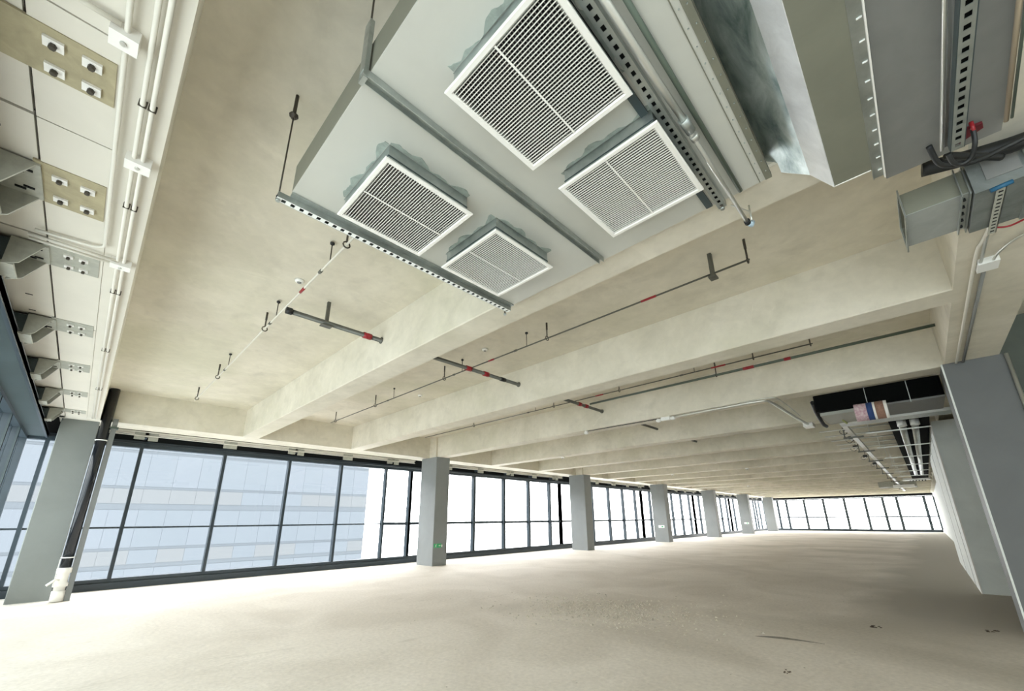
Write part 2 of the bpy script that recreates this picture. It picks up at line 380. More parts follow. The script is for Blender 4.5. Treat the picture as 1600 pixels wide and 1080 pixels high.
for i, y in ((3, 12.62), (5, 12.62)):
    x = CX[i] - .295
    t = thing('exit_sign', (x, y, .9), 'small white sign low on the side of the %s column along the windows' % ORD[i], 'sign')
    MB().box(x - .015, x, y - .2, y + .2, .88, 1.04).build('sign_plate', M_LAMP, t)
    MB().box(x - .018, x - .015, y - .12, y + .0, .92, 1.0).build('pictogram', M_GREEN, t)

# ================================================================== DRAIN STACK at the corner column
t = thing('drain_pipe', (.06, 12.7, 0), 'black drain pipe with white fittings against the corner column', 'pipe')
MB().tube([(.03, 12.62, .62), (.03, 12.62, ZS)], .085, 18).build('riser', mat('glossy_black_pipe', (.01, .012, .016), .12), t)
MB().tube([(.03, 12.62, 0.01), (.03, 12.62, .20)], .10, 18).build('base_collar', M_WHITE, t)
MB().disc((.03, 12.62, 0), [(.085, .2), (.085, .27), (.112, .28), (.112, .34), (.09, .36), (.09, .52), (.112, .53), (.112, .62), (.09, .63)], 18).build('white_fitting', M_WHITE, t)
MB().tube([(.03, 12.62, .40), (-.06, 12.48, .42), (-.16, 12.44, .33)], .022, 8).build('side_branch', M_WHITE, t)
for z in (.82, 3.22):
    MB().ring((.03, 12.62, z), .095, .012, 'z', 16).build('pipe_clamp', M_LAMP, t)
MB().tube([(-.07, 12.56, .80), (-.07, 12.56, .30)], .008, 6).build('tie_rod', M_WHITE, t)
t = thing('steel_post', (.15, 12.6, 0), 'slim grey steel channel standing right of the black drain pipe', 'post')
MB().prism([(.13, 12.60), (.22, 12.60), (.22, 12.78), (.21, 12.78), (.21, 12.61), (.14, 12.61), (.14, 12.78), (.13, 12.78)], 'z', 0, ZB + .05).build('channel', mat('grey_steel_post', (.20, .21, .205), .45, metal=.3), t)
MB().box(.10, .25, 12.585, 12.80, 3.50, 3.54).build('top_cleat', M_GPIPE, t)
MB().box(-.07, .12, 12.70, 12.72, ZB, ZS).build('opening_shade', M_DARK, ce)  # near-black sheet stands in for the darkness of an opening in the beam

# ================================================================== ANCHORS
def washer_mesh():
    m = MB().box(-.035, .035, -.028, .028, -.014, 0)
    return m
W_ME = washer_mesh().mesh('washer', M_WHITE)
N_ME = MB().disc((0, 0, -.036), [(.014, 0), (.014, .022)], 6).mesh('nut', M_BRONZE)
def add_bolts(t, pts, z, sx=1.):
    for x, y in pts:
        w = sub(W_ME, 'washer', t, (x, y, z)); w.scale = (sx, sx, 1)
        n = bpy.data.objects.new('nut', N_ME); COL.objects.link(n); n.parent = w
PL = [(2.40, 2.71, 1), (3.50, 3.97, 0), (4.64, 5.02, 0), (6.42, 6.84, 0), (8.18, 8.60, 0), (10.0, 10.4, 0), (11.75, 12.1, 0)]
BND = ['nearest the camera, most of it ochre plate', 'second from the camera, wide ochre plate', 'third from the camera', 'fourth from the camera', 'fifth from the camera', 'sixth from the camera', 'last, by the corner column']
for i, (y0, y1, p) in enumerate(PL):
    t = thing('anchor_bracket', (-.5, (y0 + y1) / 2, ZB), 'steel window anchor under the left edge beam, ' + BND[i], 'bracket', 'window anchors under the left edge beam')
    yc = (y0 + y1) / 2; h = (y1 - y0)
    MB().box(-.86 if i == 0 else -.635, -.305, y0, y1, ZB - .014, ZB - .002).build('anchor_plate', M_PLATE if i < 2 else M_BRACK, t)
    a, b = y0 + h * .25, y1 - h * .22
    if i < 2: bx = (-.52, -.39)
    else: bx = (-.49, -.40)
    add_bolts(t, [(bx[0], a), (bx[1], a), (bx[0], b), (bx[1], b)], ZB - .014, 1 if i < 2 else .8)
    if i > 0:
        # cleat angle: plate under the anchor plate, upright legs and the dark hook on the mullion
        MB().box(-.80, -.60, y0 + .03, y1 - .03, ZB - .03, ZB - .014).build('cleat_plate', M_BRACK, t)
        MB().prism([(-.80, ZB - .03), (-.62, ZB - .03), (-.72, ZB - .22), (-.80, ZB - .26)], 'y', y0 + .03, y0 + .045).build('gusset', M_BRACK, t)
        MB().prism([(-.80, ZB - .03), (-.62, ZB - .03), (-.72, ZB - .22), (-.80, ZB - .26)], 'y', y1 - .045, y1 - .03).build('gusset', M_BRACK, t)
        MB().box(-.95, -.80, y0 + .05, y1 - .10, ZB - .23, ZB - .03).build('hook_block', M_FIN, t)
        MB().box(-.97, -.74, y0 + .04, y1 - .06, ZB - .25, ZB - .23).build('hook_base', M_BRACK, t)
        for k, (dx, dy) in enumerate(((-.66, .25), (-.70, .32), (-.66, .68), (-.70, .75))):
            MB().box(dx - .025, dx + .025, y0 + dy * h - .008, y0 + dy * h + .008, ZB - .038, ZB - .03).build('slot', M_DARK, t)
    else:
        MB().box(-.90, -.86, y0, y1, ZB - .06, ZB).build('cleat_plate', M_BRACK, t)
# white boards beyond the beam with gaps between them
yb = [-3.0, -.6, .7, 2.26, 3.08, 4.54, 6.56, 8.35, 10.2, 11.9, 12.9]
for i in range(len(yb) - 1):
    j = .012
    jx = random.uniform(0, .007)
    MB().box(-1.12, -.614 - jx, yb[i] + j, yb[i + 1] - j, ZB, ZB + .03).build('soffit_board', M_BOARD, ce)
    MB().box(-.602, -.285, yb[i] + j * .4, yb[i + 1] - j * .4, ZB - .008, ZB + .01).build('soffit_board', M_BOARD, ce)
MB().box(-.283, -.078, -3, 12.7, ZB - .003, ZB + .01).build('soffit_board', M_BOARD, ce)
for y in (3.3, 4.0, 5.9, 6.35):
    MB().box(-.80, -.75, y, y + .02, ZB - .002, ZB).build('slot', M_DARK, ce)
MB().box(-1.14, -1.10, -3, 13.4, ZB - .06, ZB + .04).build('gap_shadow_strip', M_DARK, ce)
# window-wall anchors: one above every mullion
for bi in range(6):
    names = 'between the %s and %s columns' % (('corner', 'second') if bi == 0 else (ORD[bi], ORD[bi + 1]))
    for k, x in enumerate(allm[bi][:5]):
        t = thing('anchor_bracket', (x, 13.85, 3.6), '%s pale steel anchor above the window head %s' % (ORD[k], names), 'bracket', 'anchors above the long window wall')
        if k % 2 == 0:
            MB().box(x - .22, x - .02, 13.55, 13.575, 3.46, ZB).build('left_plate', M_BRACK, t)
            MB().box(x + .05, x + .24, 13.55, 13.575, 3.44, ZB).build('right_plate', M_BRACK, t)
            MB().box(x - .02, x + .05, 13.56, 13.62, 3.53, ZB).build('link_plate', M_BRACK, t)
        else:
            MB().box(x - .16, x + .16, 13.55, 13.575, 3.44, ZB).build('plate', M_BRACK, t)
            MB().box(x - .12, x + .12, 13.53, 13.55, ZB - .06, ZB - .01).build('link_plate', M_BRACK, t)
        MB().box(x - .03, x + .03, 13.575, 13.95, 3.50, 3.58).build('arm', M_FRAME, t)
for bi in range(6):
    x0, x1 = CX[bi] + .45, CX[bi + 1] - .35
    t = thing('cable_conduit', (x0, 13.5, 3.64), 'thin pale conduit along the head of the %s window bay' % ORD[bi], 'conduit')
    MB().tube([(x0, 13.50, 3.64), (x1, 13.50, 3.64)], .014, 6).build('tube', M_WCOND, t)
    MB().tube([(x0, 13.53, 3.55), (x1, 13.53, 3.55)], .012, 6).build('tube', M_WCOND, t)
    MB().box(x0, x1, 13.56, 13.60, 3.58, ZB).build('closer_strip', M_BOARD, t)

# ================================================================== CONDUITS UNDER THE LEFT EDGE BEAM
t = thing('cable_conduit', (-.28, 3, 3.63), 'pale conduit nearest the window anchors, bending left at its end', 'conduit')
bend = [(-.28, 0.2, 3.635), (-.28, 4.28, 3.635)] + [(-.28 - .09 * (1 - math.cos(a)), 4.28 + .09 * math.sin(a), 3.635) for a in (.4, .8, 1.2, 1.57)] + [(-.66, 4.40, 3.635)]
MB().tube(bend, .012, 8).build('tube', M_WCOND, t)
for k, (x, lab) in enumerate(((-.195, 'long pale conduit, left one of the pair under the left edge beam'), (-.155, 'long pale conduit, right one of the pair under the left edge beam'))):
    t = thing('cable_conduit', (x, 6, 3.63), lab, 'conduit')
    MB().tube([(x, 0.2, 3.635), (x, 12.4, 3.635)], .012, 8).build('tube', M_WCOND, t)
    for y in (2.55, 3.6, 5.2, 7.2, 9.5):
        MB().box(x - .018, x + .018, y - .003, y + .003, 3.621, ZB - .003).build('saddle', M_BRONZE, t)
for k, y in enumerate((4.49, 4.56)):
    t = thing('cable_conduit', (-.4, y, 3.63), ('upper' if k == 0 else 'lower') + ' of two short conduits running left from the white box', 'conduit')
    MB().tube([(-.19, y, 3.63), (-.70, y, 3.63)], .012, 8).build('tube', M_WCOND, t)
t = thing('cable_conduit', (-.4, 2.1, 3.63), 'short conduit running left from the nearest junction box', 'conduit')
MB().tube([(-.30, 2.13, 3.635), (-.62, 2.13, 3.635)], .012, 8).build('tube', M_WCOND, t)
for x, y, w, lab in ((-.285, 2.19, .10, 'nearest pale junction box under the left edge beam'), (-.172, 3.06, .12, 'second junction box, on the pair of conduits'), (-.172, 4.54, .13, 'third junction box, where short conduits branch left')):
    t = thing('junction_box', (x, y, 3.62), lab, 'box')
    MB().box(x - w / 2, x + w / 2, y - .045, y + .045, 3.60, ZB - .003).build('body', M_WHITE, t)
    MB().disc((x, y, 3.592), [(.012, 0), (.012, .01)], 10).build('screw_cap', M_CONDUIT, t)

# ================================================================== SUPPLY AIR BOX WITH FOUR GRILLES
t = thing('air_plenum', (1.6, 1.4, 3.66), 'large flat off-white duct box carrying four square grilles', 'duct')
X0, X1, Y0, Y1, ZD, ZT = .56, 2.635, .30, 2.545, 3.56, 3.77
MB().box(X0, X1, Y0, Y1, ZD, ZD + .012).build('bottom_panel', M_DUCT, t)
MB().box(X0, X0 + .012, Y0, Y1, ZD + .012, ZT).build('side_panel', M_DUCTG, t)
MB().box(X1 - .012, X1, Y0, Y1, ZD + .012, ZT).build('side_panel', M_DUCTG, t)
MB().box(X0 + .012, X1 - .012, Y1 - .012, Y1, ZD + .012, ZT).build('side_panel', M_DUCTG, t)
MB().box(X0 + .012, X1 - .012, Y0, Y0 + .012, ZD + .012, ZT).build('side_panel', M_DUCTG, t)
MB().box(X0, X1, Y0, Y1, ZT, ZT + .01).build('top_panel', M_DUCTG, t)
MB().box(X0 + .3, X1, Y0 - .035, Y0, ZD - .004, ZD + .03).build('edge_flange', M_DUCTG, t)
MB().box(X0 + .3, X1, Y0 + .03, Y0 + .034, ZD - .004, ZD).build('seam', M_DUCTG, t)
SC = MB().disc((0, 0, -.006), [(.0025, 0), (.004, .006)], 6).mesh('screw', M_GALV)
for k in range(14): sub(SC, 'screw', t, (1.25 + k * .1, Y0 + .015, ZD)); 
for k in range(14): sub(SC, 'screw', t, (1.25 + k * .1, Y0 - .02, ZD - .004))
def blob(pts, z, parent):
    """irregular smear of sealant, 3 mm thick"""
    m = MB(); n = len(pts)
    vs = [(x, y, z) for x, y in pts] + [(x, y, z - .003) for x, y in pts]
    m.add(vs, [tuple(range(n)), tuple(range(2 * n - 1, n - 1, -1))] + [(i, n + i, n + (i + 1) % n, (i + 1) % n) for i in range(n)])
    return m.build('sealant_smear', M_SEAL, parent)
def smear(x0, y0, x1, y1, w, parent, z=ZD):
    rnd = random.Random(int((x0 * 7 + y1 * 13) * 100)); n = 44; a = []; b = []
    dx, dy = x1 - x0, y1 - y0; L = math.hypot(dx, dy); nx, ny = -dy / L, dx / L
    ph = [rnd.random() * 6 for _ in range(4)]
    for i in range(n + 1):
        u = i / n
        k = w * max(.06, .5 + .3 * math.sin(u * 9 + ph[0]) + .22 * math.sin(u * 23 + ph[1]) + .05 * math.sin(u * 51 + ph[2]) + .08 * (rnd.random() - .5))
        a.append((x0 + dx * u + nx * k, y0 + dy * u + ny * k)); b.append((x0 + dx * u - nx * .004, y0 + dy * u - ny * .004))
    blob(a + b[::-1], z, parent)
GR = [(1.125, .905, 'largest in view, nearest grille of the air box', 0), (1.965, .885, 'grille beside the perforated steel strut, far end of air box', 1),
      (1.11, 2.05, 'grille nearest the left corner of the air box', 2), (1.945, 2.05, 'most distant grille, at the air box corner by the beam', 3)]
ZG = 3.42; HG = .315
blade = MB().prism([(-.0012, 0), (.0012, 0), (.0012, .007), (-.0012, .007)], 'y', -(HG - .028), HG - .028).mesh('blade', M_BLADE)
for gx, gy, lab, gi in GR:
    g = thing('air_grille', (gx, gy, ZG), 'white square air grille, ' + lab, 'vent', 'square air grilles')
    s = HG - .03
    # collar joining the box: galvanised sheet with a seam
    c = MB()
    for (a0, a1, b0, b1) in ((-s, s, -s, -s + .006), (-s, s, s - .006, s), (-s, -s + .006, -s + .006, s - .006), (s - .006, s, -s + .006, s - .006)):
        c.box(gx + a0, gx + a1, gy + b0, gy + b1, ZG + .012, ZD)
    col_ = c.build('collar', M_GALV, g)
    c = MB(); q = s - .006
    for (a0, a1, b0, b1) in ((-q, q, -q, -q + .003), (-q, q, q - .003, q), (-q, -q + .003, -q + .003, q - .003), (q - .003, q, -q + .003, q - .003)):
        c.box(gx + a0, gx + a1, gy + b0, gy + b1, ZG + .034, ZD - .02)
    c.build('shade_liner', M_DARK, col_)  # near-black walls put the shade inside the collar into colour
    c = MB(); e2 = s + .003
    for (a0, a1, b0, b1) in ((-e2, e2, -e2, -s), (-e2, e2, s, e2), (-e2, -s, -s, s), (s, e2, -s, s)):
        c.box(gx + a0, gx + a1, gy + b0, gy + b1, ZG + .058, ZG + .064)
    c.build('collar_seam', M_FIN, col_)
    # frame with a raised inner lip, mitred ring
    f = MB(); prof = [(HG, 0.012), (HG, .003), (HG - .004, 0), (HG - .024, 0), (HG - .030, .006), (HG - .030, .03), (HG - .034, .03), (HG - .034, .012)]
    n = len(prof); vs = []
    for q in range(4):
        for r_, z in prof:
            x, y = ((r_, r_), (-r_, r_), (-r_, -r_), (r_, -r_))[q]; vs.append((gx + x, gy + y, ZG + z))
    f.add(vs, [(q * n + i, q * n + (i + 1) % n, ((q + 1) % 4) * n + (i + 1) % n, ((q + 1) % 4) * n + i) for q in range(4) for i in range(n)])
    f.build('frame', M_WHITE, g)
    nb = 34
    for k in range(nb):
        x = -(HG - .040) + 2 * (HG - .040) * k / (nb - 1)
        sub(blade, 'blade', g, (gx + x, gy, ZG + .004))
    cross = MB(); nc = 36
    for k in range(nc):
        y = -(HG - .04) + 2 * (HG - .04) * k / (nc - 1)
        cross.box(gx - HG + .032, gx + HG - .032, gy + y - .0009, gy + y + .0009, ZG + .014, ZG + .020)
    tag(cross.build('rear_blades', M_REARBL, g), kind='stuff')
    MB().box(gx - HG + .03, gx + HG - .03, gy - .0045, gy + .0045, ZG + .001, ZG + .0035).build('centre_bar', M_WHITE, g)
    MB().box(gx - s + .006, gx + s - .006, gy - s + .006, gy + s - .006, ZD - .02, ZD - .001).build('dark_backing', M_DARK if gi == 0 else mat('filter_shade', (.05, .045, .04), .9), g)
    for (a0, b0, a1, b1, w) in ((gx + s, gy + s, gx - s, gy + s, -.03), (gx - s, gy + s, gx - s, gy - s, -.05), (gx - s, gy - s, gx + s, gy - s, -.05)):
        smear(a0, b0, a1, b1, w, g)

# ================================================================== STEEL RAILS CARRYING THE BOX
def ladder(mb, x0, x1, y0, y1, z0, z1, pitch=.05, hole=.028, rim=.012):
    mb.box(x0, x1, y0, y0 + rim, z0, z1); mb.box(x0, x1, y1 - rim, y1, z0, z1)
    x = x0
    while x < x1 - 1e-4:
        mb.box(x, min(x + pitch - hole, x1), y0 + rim, y1 - rim, z0, z1); x += pitch
    return mb
def hanger_rod(t, x, y, z0, z1, r=.006):
    MB().tube([(x, y, z0), (x, y, z1)], r, 8).build('threaded_rod', M_BRONZE, t)
    MB().disc((x, y, z1 - .03), [(.016, 0), (.016, .02), (.03, .02), (.03, .03)], 8).build('ceiling_anchor', M_BRONZE, t)
    MB().disc((x, y, z0 - .012), [(.015, 0), (.015, .014)], 6).build('nut', M_GALV, t)
# front rail
t = thing('strut_channel', (1.55, 2.6, 3.53), 'perforated steel strut under the window-side edge of the duct box', 'strut')
ladder(MB(), .49, 2.63, 2.575, 2.617, 3.505, 3.508, .056, .026, .006).build('perforated_web', mat('ground_lit_perforated_steel', (.80, .81, .78), .5), t)  # pale non-metal colour stands in for ground light on the underside
MB().box(.49, 2.63, 2.571, 2.575, 3.505, 3.546).build('flange', M_GALV, t)
MB().box(.49, 2.63, 2.617, 2.621, 3.505, 3.546).build('flange', M_GALV, t)
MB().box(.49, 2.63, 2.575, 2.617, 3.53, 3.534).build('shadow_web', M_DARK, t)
MB().box(.56, 2.63, 2.53, 2.571, 3.546, 3.558).build('bearing_angle', M_GALV, t)
hanger_rod(t, .50, 2.597, 3.50, 4.22, .005)
MB().tube([(.50, 2.597, 4.2), (.50, 2.597, ZS)], .012, 8).build('rod_sleeve', M_BRONZE, t)
hanger_rod(t, 2.615, 2.64, 3.49, 3.62, .008)
# middle channel
t = thing('steel_channel', (1.5, 1.49, 3.53), 'plain galvanised channel crossing the middle of the duct box', 'strut')
MB().prism([(1.47, 3.558), (1.47, 3.515), (1.475, 3.515), (1.475, 3.552), (1.511, 3.552), (1.511, 3.515), (1.516, 3.515), (1.516, 3.558)], 'x', .525, 2.60).build('channel', M_GALV, t)
MB().box(.535, 2.59, 1.475, 1.511, 3.545, 3.552).build('channel_web', M_GALV, t)
MB().prism([(1.475, .535), (1.535, .535), (1.535, .541), (1.481, .541), (1.481, .56), (1.475, .56)][::-1], 'z', 3.55, 3.89).build('upright', M_GALV, t) if False else MB().add([(.528, 1.475, 3.51), (.528, 1.53, 3.51), (.528, 1.53, 3.90), (.528, 1.475, 3.90), (.550, 1.475, 3.51), (.550, 1.53, 3.51), (.550, 1.53, 3.90), (.550, 1.475, 3.90)], [(0, 1, 2, 3), (4, 5, 6, 7), (0, 4, 7, 3), (0, 1, 5, 4), (3, 2, 6, 7)]).build('upright', M_GALV, t)
MB().tube([(.54, 1.5, 3.88), (.54, 1.5, ZS)], .005, 6).build('threaded_rod', M_BRONZE, t)
BM = MB().disc((0, 0, -.004), [(.006, 0), (.006, .004)], 6).mesh('rivet', M_CONDUIT)
for k in range(8): sub(BM, 'rivet', t, (.75 + k * .25, 1.493, 3.545))
# third strut, perforated
t = thing('strut_channel', (1.8, .56, 3.53), 'perforated steel strut on the column side of the two nearer grilles', 'strut')
ladder(MB(), .6, 2.64, .545, .587, 3.512, 3.515, .052, .026).build('perforated_web', M_GALV, t)
MB().box(.6, 2.64, .541, .545, 3.512, 3.553).build('flange', M_GALV, t)
MB().box(.6, 2.64, .587, .591, 3.512, 3.553).build('flange', M_GALV, t)
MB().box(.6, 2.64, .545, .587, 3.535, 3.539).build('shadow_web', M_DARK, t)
hanger_rod(t, 2.625, .565, 3.50, 3.60, .008)
MB().box(.6, 2.62, .62, .66, 3.545, 3.5595).build('bearing_angle', M_FIN, t)
# steel conduit with coupling beside it
t = thing('steel_conduit', (2, .51, 3.5), 'bright steel conduit running beside the perforated strut, elbow at its end', 'conduit')
MB().tube([(.6, .515, 3.515), (1.55, .50, 3.505), (1.85, .49, 3.50)], .018, 12).build('tube', M_CONDUIT, t)
MB().tube([(1.55, .50, 3.505), (2.93, .487, 3.50)], .0125, 12).build('thin_tube', M_CONDUIT, t)
MB().tube([(1.80, .493, 3.50), (1.90, .49, 3.50)], .026, 12).build('coupling', M_GALV, t)
MB().tube([(1.93, .49, 3.50), (1.97, .49, 3.50)], .022, 12).build('coupling', M_CONDUIT, t)
MB().tube([(2.88, .487, 3.50), (2.91, .487, 3.50)], .02, 12).build('end_collar', M_DARK, t)
MB().tube([(2.91, .485, 3.50), (2.955, .475, 3.505), (2.965, .47, 3.53)], .018, 12).build('end_elbow', mat('pale_blue_cap', (.45, .58, .68), .35), t)
MB().tube([(2.965, .47, 3.53), (2.96, .47, ZB)], .006, 8).build('drop_wire', M_CONDUIT, t)
MB().tube([(2.96, .47, 3.62), (2.90, .53, 3.655), (2.86, .56, 3.668)], .004, 6).build('wire_tail', M_CONDUIT, t)
t = thing('steel_conduit', (2, .44, 3.53), 'slim painted tube between steel conduit and screwed duct edge', 'conduit')
MB().tube([(.6, .455, 3.54), (2.60, .44, 3.54)], .013, 8).build('tube', M_GPIPE, t)

# ================================================================== SLOPING-SIDED DUCT WITH FLANGED STRIP
t = thing('return_duct', (2, 0, 3.5), 'deep olive duct with bright sloping galvanised side', 'duct')
XA, XD = .9, 2.785
def sheet(p0, p1, name, m, th=.004):
    (y0, z0), (y1, z1) = p0, p1
    L = math.hypot(y1 - y0, z1 - z0); ny, nz = -(z1 - z0) / L * th, (y1 - y0) / L * th
    return MB().prism([(y0, z0), (y1, z1), (y1 + ny, z1 + nz), (y0 + ny, z0 + nz)], 'x', XA, XD).build(name, m, t)
sheet((.276, 3.717), (.088, 3.557), 'upper_side_sheet', M_SPANG_REFL)
sheet((.088, 3.557), (-.005, 3.40), 'lower_side_sheet', mat('window_lit_galvanised_sheet', (.84, .85, .86), .35, metal=.25, noise=.2, nscale=6, bump=.4, bscale=4, bumpdist=.02), )  # same sheet metal; the pale colour carries the window light on this facet
MB().box(XA, XD, -.172, -.005, 3.40, 3.406).build('bottom_panel', M_DUCTG, t)
MB().box(XA, XD, -.178, -.172, 3.40, 3.72).build('rear_side', M_DUCTG, t)
MB().box(XD - .006, XD, -.172, -.008, 3.396, 3.402).build('end_lip', M_WHITE, t)
MB().prism([(-.172, 3.406), (-.01, 3.406), (.085, 3.56), (.27, 3.715), (-.172, 3.715)], 'x', XD - .012, XD - .006).build('end_panel', M_GALV, t)
MB().tube([(XD, .276, 3.715), (XD, .088, 3.556), (XD, -.004, 3.399)], .004, 6).build('end_bead', M_WHITE, t)
t = thing('flange_strip', (2, -.2, 3.41), 'clipped galvanised duct flange between olive and grey duct panels', 'flange')
MB().box(XA, 2.885, -.222, -.180, 3.405, 3.41).build('flange_plate', M_GALV, t)
MB().box(XA, 2.885, -.228, -.222, 3.385, 3.44).build('flange_rim', M_WHITE, t)
MB().box(XA, 2.885, -.180, -.176, 3.398, 3.42).build('flange_edge', M_GALV, t)
CL = MB().box(-.0025, .0025, -.018, 0, -.005, 0).mesh('clip', M_LAMP)
for k in range(12): sub(CL, 'clip', t, (1.55 + k * .115, -.20, 3.405))
t = thing('grey_duct', (2, -.5, 3.5), 'wide mid-grey duct underside beyond the clipped flange', 'duct')
MB().box(.9, 2.99, -.690, -.236, 3.44, 3.446).build('bottom_panel', M_DUCTGREY, t)
MB().box(2.984, 2.99, -.690, -.236, 3.446, 3.64).build('end_panel', M_DUCTGREY, t)
MB().box(.9, 2.98, -.242, -.236, 3.446, 3.64).build('side_panel', M_DUCTGREY, t)
MB().box(.9, 2.98, -.690, -.684, 3.446, 3.64).build('side_panel', M_DUCTGREY, t)
t = thing('strut_channel', (2.2, -.49, 3.36), 'wide perforated strut under the grey duct panel, on the right', 'strut')
ladder(MB(), 1.3, 2.78, -.515, -.470, 3.30, 3.303, .056, .026).build('perforated_web', M_GALV, t)
MB().box(1.3, 2.78, -.470, -.466, 3.30, 3.345).build('flange', M_FIN, t)
MB().box(1.3, 2.78, -.519, -.515, 3.30, 3.345).build('flange', M_FIN, t)
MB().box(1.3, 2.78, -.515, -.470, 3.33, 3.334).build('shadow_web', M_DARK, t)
for x in (1.4, 2.7): MB().tube([(x, -.49, 3.33), (x, -.49, 3.44)], .005, 6).build('threaded_rod', M_BRONZE, t)
t = thing('steel_conduit', (2.2, -.45, 3.36), 'pair of slim grey tubes left of the wide perforated strut', 'conduit')
MB().tube([(1.3, -.438, 3.36), (2.82, -.448, 3.36)], .008, 8).build('tube', M_CONDUIT, t)
MB().tube([(1.3, -.458, 3.375), (2.82, -.466, 3.375)], .008, 8).build('tube', M_DUCTGREY, t)
t = thing('steel_conduit', (2.4, -.68, 3.4), 'short tan conduit in the upper right corner', 'conduit')
MB().tube([(1.6, -.640, 3.41), (2.88, -.69, 3.41)], .010, 8).build('tube', mat('tan_tube', (.38, .31, .22), .5), t)
MB().tube([(1.6, -.655, 3.40), (2.86, -.705, 3.40)], .006, 8).build('thin_tube', M_GPIPE, t)
# red box and black cables
t = thing('red_bar', (2.85, -.6, 3.38), 'dark red bar crossing behind the perforated strut end', 'bar')
MB().add([(2.80, -.52, 3.405), (2.90, -.525, 3.405), (2.85, -.61, 3.405), (2.81, -.605, 3.405), (2.80, -.52, 3.42), (2.90, -.525, 3.42), (2.85, -.61, 3.42), (2.81, -.605, 3.42)],
         [(0, 1, 2, 3), (4, 7, 6, 5), (0, 4, 5, 1), (1, 5, 6, 2), (2, 6, 7, 3), (3, 7, 4, 0)]).build('bar', mat('dark_crimson', (.10, .004, .010), .6), t)
def arc(pts, n=6):
    out = []
    P = [Vector(p) for p in pts]; P = [P[0]] + P + [P[-1]]
    for i in range(1, len(P) - 2):
        for k in range(n):
            u = k / n; a, b, c, d = P[i - 1], P[i], P[i + 1], P[i + 2]
            out.append(.5 * ((2 * b) + (-a + c) * u + (2 * a - 5 * b + 4 * c - d) * u * u + (-a + 3 * b - 3 * c + d) * u ** 3))
    out.append(P[-2]); return out
t = thing('black_cable', (2.9, -.5, 3.35), 'thick black cable looping from the grey duct to the right duct', 'cable')
MB().tube(arc([(2.84, -.415, 3.43), (2.93, -.44, 3.36), (2.99, -.50, 3.35), (3.05, -.58, 3.36), (3.10, -.70, 3.40), (3.12, -.95, 3.45)]), .013, 8).build('cable', M_BLACK, t)
t = thing('black_cable', (2.9, -.52, 3.33), 'short black cable hooked under the perforated strut end', 'cable')
MB().tube(arc([(2.80, -.462, 3.31), (2.85, -.475, 3.28), (2.88, -.505, 3.27), (2.87, -.54, 3.28), (2.82, -.56, 3.32), (2.79, -.565, 3.38)]), .011, 8).build('cable', M_BLACK, t)
MB().tube([(2.79, -.565, 3.37), (2.78, -.566, 3.42)], .009, 8).build('red_sleeve', M_RED, t)
# rectangular duct with open end and the darker section behind it
t = thing('open_duct', (3.6, -.5, 3.48), 'rectangular galvanised duct with an open end, upper right', 'duct')
dx0, dx1, dz0, dz1 = 3.43, 3.88, 3.40, 3.56
MB().box(dx0, dx1, -.60, -.30, dz0, dz0 + .004).build('bottom_panel', mat('pale_galvanised_panel', (.40, .42, .40), .5, metal=.3, noise=.15, nscale=8), t)
MB().box(dx0, dx0 + .004, -.60, -.30, dz0 + .004, dz1).build('side_panel', M_DUCTG, t)
MB().box(dx1 - .004, dx1, -.60, -.30, dz0 + .004, dz1).build('side_panel', M_DUCTG, t)
MB().box(dx0, dx1, -.60, -.30, dz1, dz1 + .004).build('top_panel', M_DUCTG, t)
f = MB()
for a in ((dx0 - .03, dx0, dz0 - .03, dz1 + .03), (dx1, dx1 + .03, dz0 - .03, dz1 + .03), (dx0, dx1, dz0 - .03, dz0), (dx0, dx1, dz1, dz1 + .03)):
    f.box(a[0], a[1], -.300, -.292, a[2], a[3])
f.build('end_flange', M_GALV, t)
for yy in (-.55, -.585):
    f = MB()
    for a in ((dx0 - .025, dx0, dz0 - .025, dz1 + .02), (dx1, dx1 + .025, dz0 - .025, dz1 + .02), (dx0, dx1, dz0 - .025, dz0), (dx0, dx1, dz1, dz1 + .02)):
        f.box(a[0], a[1], yy - .006, yy, a[2], a[3])
    f.build('joint_flange', M_GALV, t)
BL = MB().disc((0, 0, -.02), [(.008, 0), (.008, .02)], 6).mesh('flange_bolt', M_DARK)
for k in range(5): sub(BL, 'flange_bolt', t, (dx0 + .05 + k * .085, -.565, dz0 + .002))
MB().box(dx0 + .06, dx0 + .10, -.42, -.44, dz0 + .08, dz0 + .1).build('patch', M_GALV, t) if False else None
t = thing('fan_box', (3.6, -.9, 3.4), 'dark galvanised box behind the open duct flange, at right edge', 'box')
MB().box(3.40, 3.90, -1.15, -.60, 3.36, 3.60).build('casing', mat('dull_galvanised_casing', (.24, .26, .25), .5, metal=.4, noise=.3, nscale=9), t)
MB().box(3.39, 3.91, -.84, -.82, 3.35, 3.61).build('seam_flange', M_GALV, t)
MB().box(3.395, 3.4, -.80, -.66, 3.42, 3.56).build('access_panel', M_DUCTGREY, t)
t = thing('strut_channel', (3.6, -.7, 3.33), 'short perforated strut with a blue clamp under the dark box', 'strut')
ladder(MB(), 3.42, 3.98, -.725, -.685, 3.345, 3.348, .045, .022, .010).build('perforated_web', M_BRACK, t)
MB().box(3.42, 3.98, -.725, -.721, 3.345, 3.3605).build('flange', M_GALV, t)
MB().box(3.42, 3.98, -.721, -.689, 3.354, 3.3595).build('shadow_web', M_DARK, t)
MB().tube([(3.41, -.66, 3.35), (3.41, -.75, 3.36)], .014, 8).build('blue_clamp', M_CYAN, t)
t = thing('black_cable', (3.2, -.9, 3.5), 'bundle of black insulated pipes above the dark box', 'pipe')
